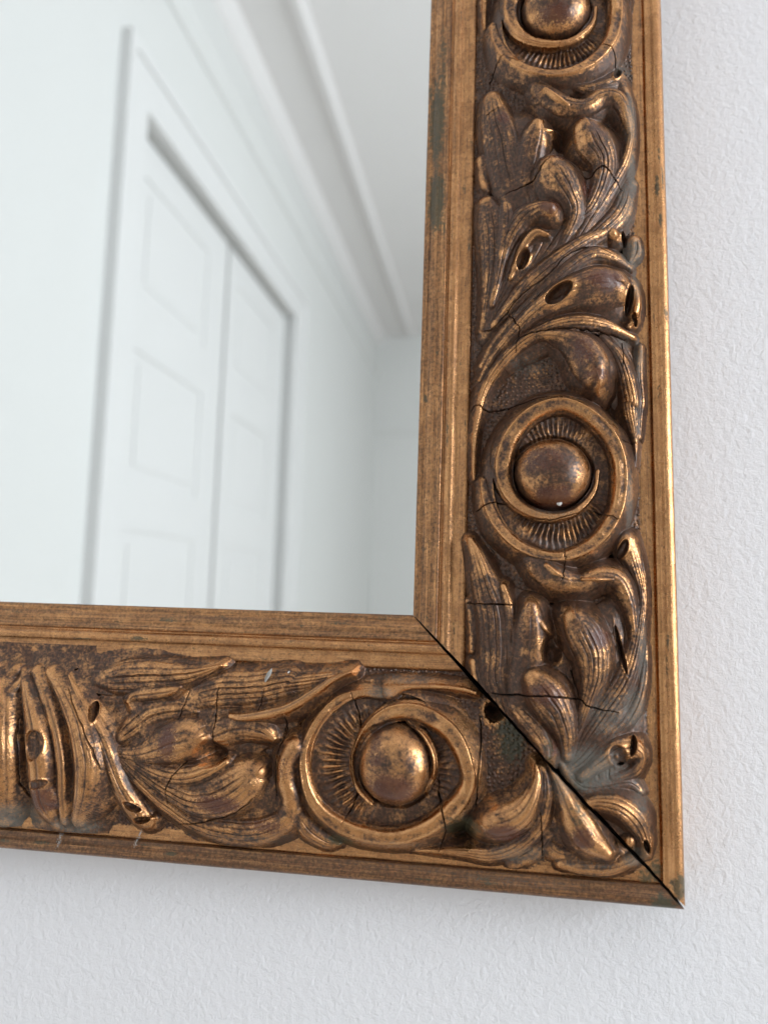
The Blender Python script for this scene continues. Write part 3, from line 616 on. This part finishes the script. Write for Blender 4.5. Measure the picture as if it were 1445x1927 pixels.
    def crackline(s, wd, P, seed):
        r = np.random.default_rng(seed)
        C = spline(P, 7) if len(P) > 2 else np.array(P, float)[0] + np.linspace(0, 1, 10)[:, None] * (np.array(P[1]) - np.array(P[0]))
        C = C + r.normal(0, .16, C.shape)
        w = s.win(C[:, 0].min() - 1.5, C[:, 0].max() + 1.5, C[:, 1].min() - 1.5, C[:, 1].max() + 1.5)
        if w is None: return
        q, d, t, *_ = s.near(w, C)
        wl = wd * .5 * np.clip(np.minimum(t, 1 - t) / .15 + .25, 0, 1) * (.8 + .8 * (s.wob[w] + .5) )
        g = np.clip(1.25 - d / np.maximum(wl, .02), 0, 1)
        s.H[w] += .16 * np.clip(1 - d / 1.1, 0, 1) * (.5 + s.wob[w]); s.H[w] -= 1.7 * np.clip(g * 1.4, 0, 1)
        s.crack[w] = np.maximum(s.crack[w], np.clip(g * 1.3, 0, 1))
    def run(s, els, cracks):
        for e in els:
            if e[0] == 'H': s.hollow(*e[3:9])
        for e in els:
            if e[0] in 'SZ': s.stroke(e[2], e[3], e[4], e[5], e[6], e[0] == 'Z')
            elif e[0] == 'D': s.dome(e[2], *e[3:9])
            elif e[0] == 'O': s.dish(*e[3:8])
        s.drape(1.25)
        for e in els:
            if e[0] == 'P': s.pit(*e[3:9])
            elif e[0] == 'H' and e[8] >= 4: s.sink(*e[3:9])
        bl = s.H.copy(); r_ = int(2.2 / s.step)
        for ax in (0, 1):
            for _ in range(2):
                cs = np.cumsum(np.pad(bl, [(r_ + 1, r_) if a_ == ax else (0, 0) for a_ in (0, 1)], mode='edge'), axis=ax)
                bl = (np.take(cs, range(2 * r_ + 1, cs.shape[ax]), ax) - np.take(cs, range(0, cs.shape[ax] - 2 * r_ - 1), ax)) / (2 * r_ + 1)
        s.rubbed = np.clip((s.H - bl) / 1.1, 0, 1)           # ridges: burnish, plus the look of catching light painted into the gold
        for i, (wd, P) in enumerate(cracks): s.crackline(wd, P, 90 + i)
        s.H += .10 * (vnoise(s.H.shape, .9 / s.step, s.seed + 9, 2) - .5) + .18 * s.wob
    def drape(s, slope):
        """cast composition ornament has sloping sides: let every form run down into the ground"""
        H, I = s.H.copy(), s.id.copy()
        for it in range(int(4.5 / s.step)):
            for dy, dx in ((0, 1), (0, -1), (1, 0), (-1, 0)) if it % 2 == 0 else ((1, 1), (1, -1), (-1, 1), (-1, -1)):
                a = (slice(max(dy, 0), H.shape[0] + min(dy, 0)), slice(max(dx, 0), H.shape[1] + min(dx, 0)))
                b = (slice(max(-dy, 0), H.shape[0] + min(-dy, 0)), slice(max(-dx, 0), H.shape[1] + min(-dx, 0)))
                c = H[b] - slope * s.step * (1.414 if dx and dy else 1.0)
                up = c > H[a]
                H[a] = np.where(up, c, H[a]); I[a] = np.where(up, I[b], I[a])
        keep = np.isin(s.id, [i for i, n in enumerate(s.names) if n in ('rosette_dish', 'ball')])
        ch = (H > s.H + .45) & ~keep
        s.H = np.where(ch, H - .25, s.H); s.id = np.where(ch, I, s.id); s.line = np.where(ch, 0, s.line)
    def spots(s, lst, seed):
        out = np.zeros(s.H.shape)
        for x, y, a, b, v in lst:
            w, r, th, _ = s.ell(x, y, a, b, 0, 1.6)
            if w is not None: out[w] = np.maximum(out[w], v * np.clip(1.5 - r, 0, 1))
        return np.clip(out, 0, 1)

def set_attrs(me, n, **kw):
    for nm in ('streak', 'wear', 'dust', 'crack', 'stain', 'line', 'tone'):
        v = kw.get(nm)
        if v is None: v = np.zeros(n)
        elif np.isscalar(v): v = np.full(n, float(v))
        me.attributes.new(nm, 'FLOAT', 'POINT').data.foreach_set('value', np.ascontiguousarray(v, dtype=np.float32))

def build_relief(s, parent, mat, cut, cut_at, wear, dust, stain):
    """split the relief into its carved pieces; cut(x, y) clamps the sheet on the mitre"""
    X, Y, H = s.X.copy(), s.Y.copy(), s.H
    gy, gx = np.gradient(H, s.step)
    ok = np.ones(X.shape, bool)
    if cut_at:
        if s.rail == 'R':
            lim = X - cut_at(X); over = Y > lim; ok = Y <= lim + s.step; Y = np.minimum(Y, lim)
        else:
            lim = Y - cut_at(Y); over = X > lim; ok = X <= lim + s.step; X = np.minimum(X, lim)
    P = np.stack([X / 1000, -H / 1000, -Y / 1000], -1).reshape(-1, 3)
    # H(x, y-down): outward normal = (-gx, 1, -gy) in (x, h, ydown) -> world (x, -h, -y)
    N = np.stack([-gx, -np.ones_like(gx), gy], -1).reshape(-1, 3); N /= np.linalg.norm(N, axis=1)[:, None]
    ny, nx = H.shape
    idx = np.arange(ny * nx).reshape(ny, nx)
    q = np.stack([idx[:-1, :-1], idx[1:, :-1], idx[1:, 1:], idx[:-1, 1:]], -1)
    okf = ok[:-1, :-1] & ok[1:, :-1] & ok[1:, 1:] & ok[:-1, 1:]
    fid = np.maximum.reduce([s.id[:-1, :-1], s.id[1:, 1:], s.id[1:, :-1], s.id[:-1, 1:]])
    Sf = s.S[:-1, :-1]
    okf &= ~((fid == 0) & ((Sf < 19.6) | (Sf > 87.4)))
    wear, dust, stain, crack, line = (a.ravel() for a in (wear, dust, stain, s.crack, s.line)); rubbed = s.rubbed.ravel()  # rubbed: ridge burnish plus painted catch of light
    made = []
    pieces = []
    for i, nm in enumerate(s.names):
        f = q[okf & (fid == i)]
        if len(f) < 30: continue
        lab = np.arange(ny * nx)                             # separate islands become pieces of their own
        for _ in range(400):
            mn = lab[f].min(axis=1); old = lab[f]
            if (old == mn[:, None]).all(): break
            for c_ in range(4): np.minimum.at(lab, f[:, c_], mn)
            lab = lab[lab]
        fl = lab[f[:, 0]]; ls, cn = np.unique(fl, return_counts=True); main = ls[cn.argmax()]
        for l_, c_ in zip(ls, cn):
            if c_ >= 60: pieces.append((nm, f[fl == l_]))
    for nm, f in pieces:
        u, inv = np.unique(f.ravel(), return_inverse=True)
        me = bpy.data.meshes.new(nm)
        me.vertices.add(len(u)); me.vertices.foreach_set('co', P[u].astype(np.float32).ravel())
        me.loops.add(f.size); me.loops.foreach_set('vertex_index', inv.astype(np.int32).ravel())
        me.polygons.add(len(f)); me.polygons.foreach_set('loop_start', np.arange(0, f.size, 4, dtype=np.int32))
        me.polygons.foreach_set('loop_total', np.full(len(f), 4, np.int32))
        me.update(calc_edges=True)
        me.shade_smooth()
        me.normals_split_custom_set_from_vertices(N[u].tolist())
        set_attrs(me, len(u), tone={'ground': .16, 'rosette_dish': .09}.get(nm, .19 if s.rail == 'R' else .06) - .50 * rubbed[u], wear=wear[u], dust=dust[u], stain=stain[u], crack=crack[u], line=line[u])  # lower tone on ridges: painted brightness as well as wear
        me.materials.append(mat)
        o = bpy.data.objects.new(nm, me); COL.objects.link(o); o.parent = parent
        made.append(o)
    return made

def moulding(name, rail, prof, lo, gap, mat, parent, seed, tone=0., **at):
    """a straight run of frame profile [(s, h)...] from 'lo' to the mitre"""
    prof = np.array(prof, float); n = len(prof)
    xs = np.concatenate([np.arange(lo - 102, -2, 1.6), [0.0]])   # along, measured back from the mitre
    g = vnoise((len(xs), n), 14, seed, 3) - .5
    V, F, S_, A_ = [], [], [], []
    for i, a in enumerate(xs):
        for j, (sx, h) in enumerate(prof):
            al = sx - gap(sx) + a
            al = max(min(al, sx - gap(sx)), lo)
            hh = h + .5 * g[i, j] * (1 if h > -2 else 0)
            V.append(W(sx, al, hh) if rail == 'R' else W(al, sx, hh)); S_.append(sx); A_.append(al)
    for i in range(len(xs) - 1):
        for j in range(n - 1):
            a, b = i * n + j, i * n + j + 1
            F.append([a, a + n, b + n, b] if rail == 'R' else [a, b, b + n, a + n])
    o = mesh_obj(name, V, F, mat, parent, smooth=True)
    S_, A_ = np.array(S_), np.array(A_)
    dat = dict(streak=1.0, tone=tone)
    for nm, lst in at.items():
        v = np.zeros(len(S_))
        for s0, a0, rs, ra, val in lst: v = np.maximum(v, val * np.clip(1.5 - np.hypot((S_ - s0) / rs, (A_ - a0) / ra), 0, 1))
        dat[nm] = np.clip(v, 0, 1)
    set_attrs(o.data, len(V), **dat)
    return o

def arc(cx_, cy_, r, a0, a1, n):
    return [(cx_ + r * math.cos(math.radians(a)), cy_ + r * math.sin(math.radians(a))) for a in np.linspace(a0, a1, n)]
def densify(p, d=.8):
    o = [p[0]]
    for a, b in zip(p, p[1:]):
        k_ = max(1, int(math.hypot(b[0] - a[0], b[1] - a[1]) / d))
        o += [(a[0] + (b[0] - a[0]) * i / k_, a[1] + (b[1] - a[1]) * i / k_) for i in range(1, k_ + 1)]
    return o

mirror = empty("framed_mirror", W(0, 100, 0))
tag(mirror, "carved antique gold mirror frame with open mitre joint, hung on a white wall", "mirror")
def under(o): 
    return o
rails = {}
for r in 'RB':
    e = empty("side_rail" if r == 'R' else "bottom_rail"); e.parent = mirror
    e.matrix_parent_inverse = Matrix.Translation(-Vector(mirror.location)); rails[r] = e

LO_R, LO_B = -520.0, -450.0
_gs = np.arange(0, 101, 1.5); _gj = np.random.default_rng(3).normal(0, .12, len(_gs)) * np.clip((_gs - 20) / 15, 0, 1)
gapR = lambda s: np.interp(s, [0, 4, 12, 20, 26, 36, 60, 80, 100], [.15, .6, 1.0, 1.4, 1.9, 1.3, 1.2, 1.3, .9]) + np.interp(s, _gs, _gj)
gapB = lambda s: np.interp(s, [0, 4, 12, 20, 26, 36, 60, 80, 100], [.1, .3, .4, .6, .9, .5, .5, .6, .5]) + np.interp(s, _gs, -_gj)
P_BEVEL = densify([(0.6, -4.5), (0, -.6), (.25, -.1), (.9, .1), (2.2, .7), (2.6, .35), (3.0, .7), (4.2, 1.5), (5.6, 2.0), (7.0, 2.2), (7.4, 1.9), (7.8, 2.2), (9.0, 2.7), (9.6, 2.7), (10.0, 2.2)])
P_BAND = densify([(10.0, 2.2), (10.2, 1.9), (10.6, 1.7), (11.0, 2.2), (11.6, 2.9), (12.4, 3.4), (13.3, 3.6), (14.2, 3.4), (14.8, 3.0), (15.1, 2.6), (16.5, 2.7), (18.5, 3.1), (20.4, 3.4), (21.2, 2.2), (21.6, 0)])
P_FILLET = densify([(86, .2), (86.4, 1.4), (88, 1.7), (91.8, 1.6), (92.3, 1.1)], .5)
P_BEAD = densify([(92.3, 1.1), (92.5, 2.3), (92.9, 2.7), (93.8, 2.5), (94.6, 2.7), (95.3, 3.3), (96.2, 4.0)] + arc(97.0, 1.0, 3.0, 86, 8, 10) + [(100.2, 0), (100.1, -8), (99.6, -17.5)], .5)
_sr = np.random.default_rng(21)
def scuffs(n, lo, s0, s1): return [(_sr.uniform(s0, s1), _sr.uniform(lo, s1), _sr.uniform(.4, 1.2), _sr.uniform(.8, 7), _sr.uniform(.5, .8)) for _ in range(n)]
STAINS_R = [(4.5, -215, 4, 24, .85), (5, -178, 4, 16, .95), (6, -240, 3, 30, .6)]
for r in 'RB':
    mat = M_GZ if r == 'R' else M_GX
    lo, gp = (LO_R, gapR) if r == 'R' else (LO_B, gapB)
    st = STAINS_R if r == 'R' else [(9, -128, 1.5, 12, .5), (12, -112, 2, 8, .45)]
    moulding("inner_bevel", r, P_BEVEL, lo, gp, mat, rails[r], 11, .10, stain=st + scuffs(16, -290, 1, 9))
    moulding("flat_band", r, P_BAND, lo, gp, mat, rails[r], 12, .0, stain=scuffs(18, -290, 11, 20))
    moulding("fillet", r, P_FILLET, lo, gp, mat, rails[r], 13, .0, stain=[(90, 88, 4, 5, .7)])
    moulding("outer_bead", r, P_BEAD, lo, gp, mat, rails[r], 14, .22 if r == 'B' else -.10, stain=[(98, 92, 4, 5, .8)] + scuffs(14, -280, 93, 99),
             dust=[(95, 40, 2, 30, .45), (94, 0, 2, 50, .35)] if r == 'B' else [])

STEP = .22
elR = [e for e in ELEMENTS if e[1] == 'R']; elB = [e for e in ELEMENTS if e[1] == 'B']
def shift(e, dx, dy, mx=None):
    f = (lambda x: 2 * mx - x) if mx is not None else (lambda x: x)
    if e[0] in 'SZ': return e[:6] + ([(f(x) + dx, y + dy, w, h) for x, y, w, h in e[6]],)
    ang = (180 - e[7] if e[0] == 'O' else -e[7]) if mx is not None else e[7]
    return e[:3] + (f(e[3]) + dx, e[4] + dy) + e[5:7] + (ang,) + e[8:]
def ymean(e): return np.mean([p[1] for p in e[6]]) if e[0] in 'SZ' else e[4]
def xmean(e): return np.mean([p[0] for p in e[6]]) if e[0] in 'SZ' else e[3]
def is_ros(e): return -95 < ymean(e) < -25
unit = [e for e in elR if ymean(e) < -25]                  # leaf group and its rosette
allR = [shift(e, 1.3, -TILE) for e in unit] + elR
XM = min(e[3] if e[0] not in 'SZ' else min(p[0] for p in e[6]) for e in elB)
knot = -160.0
allB = elB + [shift(e, 0, 0, knot) for e in elB if xmean(e) > -150 and xmean(e) < 60]
crR = [(w, P) for r, w, P in CRACKS if r == 'R']; crB = [(w, P) for r, w, P in CRACKS if r == 'B']
fineR = Relief('R', -300, 92, STEP, 100); fineR.run(allR, crR)
fineB = Relief('B', -196, 92, STEP, 200); fineB.run(allB, crB)
for s, r, gp, we, du in ((fineR, 'R', gapR, WEAR_R, DUST_R), (fineB, 'B', gapB, WEAR_B, DUST_B)):
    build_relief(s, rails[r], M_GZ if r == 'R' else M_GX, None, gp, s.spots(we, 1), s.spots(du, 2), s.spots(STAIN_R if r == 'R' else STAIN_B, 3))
    # cheek of the mitre: the cut wood behind the open joint
    ss = np.arange(0.6, 99.8, .5); V = []
    for q in ss:
        al = q - gp(q)
        if 20 < q < 87:
            i, j = (np.searchsorted(s.ys, al), np.searchsorted(s.xs, q)) if r == 'R' else (np.searchsorted(s.ys, q), np.searchsorted(s.xs, al))
            h = s.H[min(i, s.H.shape[0] - 1), min(j, s.H.shape[1] - 1)] - .1
        else:
            allp = P_BEVEL + P_BAND + P_FILLET + P_BEAD
            h = float(np.interp(q, [p[0] for p in allp[1:-2]], [p[1] for p in allp[1:-2]])) - .3
        for hh in (h, -17):
            V.append(W(q, al, hh) if r == 'R' else W(al, q, hh))
    F = [[2 * i, 2 * i + 1, 2 * i + 3, 2 * i + 2] for i in range(len(ss) - 1)]
    mesh_obj("mitre_cheek", V, F, M_WOOD, rails[r])
    # backing board of the rail
    lo = LO_R if r == 'R' else LO_B
    V = [(1, lo, -3.5), (99.5, lo, -3.5), (99.5, 99.3, -3.5), (1, .3, -3.5), (1, lo, -17.2), (99.5, lo, -17.2), (99.5, 99.3, -17.2), (1, .3, -17.2)]
    V = [W(a, b, h) if r == 'R' else W(b, a, h) for a, b, h in V]
    F = [[0, 1, 2, 3], [4, 7, 6, 5], [0, 4, 5, 1], [1, 5, 6, 2], [2, 6, 7, 3], [3, 7, 4, 0]]
    mesh_obj("back_board", V, F, M_WOOD, rails[r])
# beyond the picture the same ornament goes on, coarser
coR = Relief('R', LO_R, -300, .9, 300); coR.run(allR + [shift(e, 2.6, -2 * TILE) for e in unit], [])
coB = Relief('B', LO_B, -196, .9, 400); coB.run(allB, [])
for s, r in ((coR, 'R'), (coB, 'B')):
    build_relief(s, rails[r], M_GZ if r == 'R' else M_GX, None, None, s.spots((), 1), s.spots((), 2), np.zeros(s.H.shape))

# glass: silvered plate behind the lip
gv = [W(-445, -515, -4), (W(3, -515, -4)), W(3, 3, -4), W(-445, 3, -4), W(-445, -515, -7), W(3, -515, -7), W(3, 3, -7), W(-445, 3, -7)]
g = mesh_obj("mirror_glass", gv, [[0, 3, 2, 1], [4, 5, 6, 7], [0, 1, 5, 4], [1, 2, 6, 5], [2, 3, 7, 6], [3, 0, 4, 7]], M_MIRROR)
g.parent = mirror; g.matrix_parent_inverse = Matrix.Translation(-Vector(mirror.location))

# ------------------------------------------------------------------ dust lying on the carving
def dust_grains(n, seed):
    r = np.random.default_rng(seed); V, F = [], []
    zones = [(s, z) for s, zs in ((fineR, DUST_R), (fineB, DUST_B)) for z in zs]
    tries = 0
    while len(F) < n * 4 and tries < n * 6:
        tries += 1
        if r.random() < .6:
            s, z = zones[r.integers(len(zones))]; x, y = z[0] + r.normal(0, z[2] * .7), z[1] + r.normal(0, z[3] * .7)
        else:
            s = fineR if r.random() < .55 else fineB
            x, y = r.uniform(s.xs[0], s.xs[-1]), r.uniform(s.ys[0], s.ys[-1])
        if s is fineR and (y > x - 1.8 or not 22 < x < 86) or s is fineB and (x > y - 1.2 or not 22 < y < 86): continue
        i, j = np.searchsorted(s.ys, y), np.searchsorted(s.xs, x)
        if not (2 < i < s.H.shape[0] - 2 and 2 < j < s.H.shape[1] - 2): continue
        h = s.H[i, j] + .05; a = .06 + .16 * r.random() ** 3
        p = r.normal(0, 1, (4, 3)); p /= np.linalg.norm(p, axis=1)[:, None]
        b = len(V); V += [W(x + q[0] * a, y + q[1] * a, h + q[2] * a * .7) for q in p]
        F += [[b, b + 1, b + 2], [b, b + 2, b + 3], [b, b + 3, b + 1], [b + 1, b + 3, b + 2]]
    return V, F
V, F = dust_grains(2600, 5)
tag(mesh_obj("dust", V, F, M_DUST), "fine pale dust lying in the hollows of the gold carving", "dust", kind="stuff")

# ------------------------------------------------------------------ small loose things on the frame
def height(s, x, y): return s.H[min(np.searchsorted(s.ys, y), s.H.shape[0] - 1), min(np.searchsorted(s.xs, x), s.H.shape[1] - 1)]
def lump(name, x, y, h, a, b, c_, mat, seed, ang=0.):
    r = np.random.default_rng(seed); V, F = [], []; n1, n2 = 7, 9
    for i in range(n1):
        th = math.pi * i / (n1 - 1)
        for j in range(n2):
            ph = 2 * math.pi * j / n2; k_ = .75 + .5 * r.random()
            dx, dy, dz = a * k_ * math.sin(th) * math.cos(ph), b * k_ * math.sin(th) * math.sin(ph), c_ * k_ * math.cos(th)
            V.append(W(x + dx * math.cos(ang) - dy * math.sin(ang), y + dx * math.sin(ang) + dy * math.cos(ang), h + dz))
    for i in range(n1 - 1):
        for j in range(n2): F.append([i * n2 + j, i * n2 + (j + 1) % n2, (i + 1) * n2 + (j + 1) % n2, (i + 1) * n2 + j])
    return mesh_obj(name, V, F, mat)
x, y = MARKS['FLAKE']
tag(lump("plaster_flake", x, y, height(fineR, x, y) + .3, 1.1, .8, .5, M_FLAKE, 1), "tiny white flake stuck low on the whole rosette ball of the side rail", "flake")
x, y = MARKS['SPLIT1']; x2, y2 = MARKS['SPLIT2']
tag(lump("wood_splinter", (x + x2) / 2, (y + y2) / 2, height(fineB, x, y) + .4, 2.8, .8, .6, M_DUST, 2, math.atan2(y2 - y, x2 - x)), "grey dusty splinter lifting from the bottom rail's upper edge", "splinter")
x, y = MARKS['CHIP']
tag(lump("paint_chip", x, y, height(fineB, x, y) + .3, .6, .3, .25, M_FLAKE, 3, -.9), "small white paint chip on the bottom rail just right of the grey splinter", "chip")
def web(a, b, seed, label):
    r = np.random.default_rng(seed); V, F = [], []
    (xa, ya), (xb, yb) = MARKS[a], MARKS[b]
    for i in range(60):
        t_ = i / 59; x = xa + (xb - xa) * t_ + r.normal(0, .35); y = ya + (yb - ya) * t_ + r.normal(0, .2)
        h = 4.0 + 1.2 * (1 - t_) + r.normal(0, .25); q = .14 + .14 * r.random()
        p = r.normal(0, 1, (4, 3)); p /= np.linalg.norm(p, axis=1)[:, None]; k_ = len(V)
        V += [W(x + u[0] * q, y + u[1] * q * 2.2, h + u[2] * q) for u in p]
        F += [[k_, k_ + 1, k_ + 2], [k_, k_ + 2, k_ + 3], [k_, k_ + 3, k_ + 1], [k_ + 1, k_ + 3, k_ + 2]]
    tag(mesh_obj("dust_strand", V, F, M_DUST), label, "dust strand", kind="stuff")
web('WEB1', 'WEB1B', 4, "grey dust strand hanging below the knot at the bottom rail's left end")
web('WEB2', 'WEB2B', 5, "grey dust strand hanging right of the knot, below the pierced leaf stem")
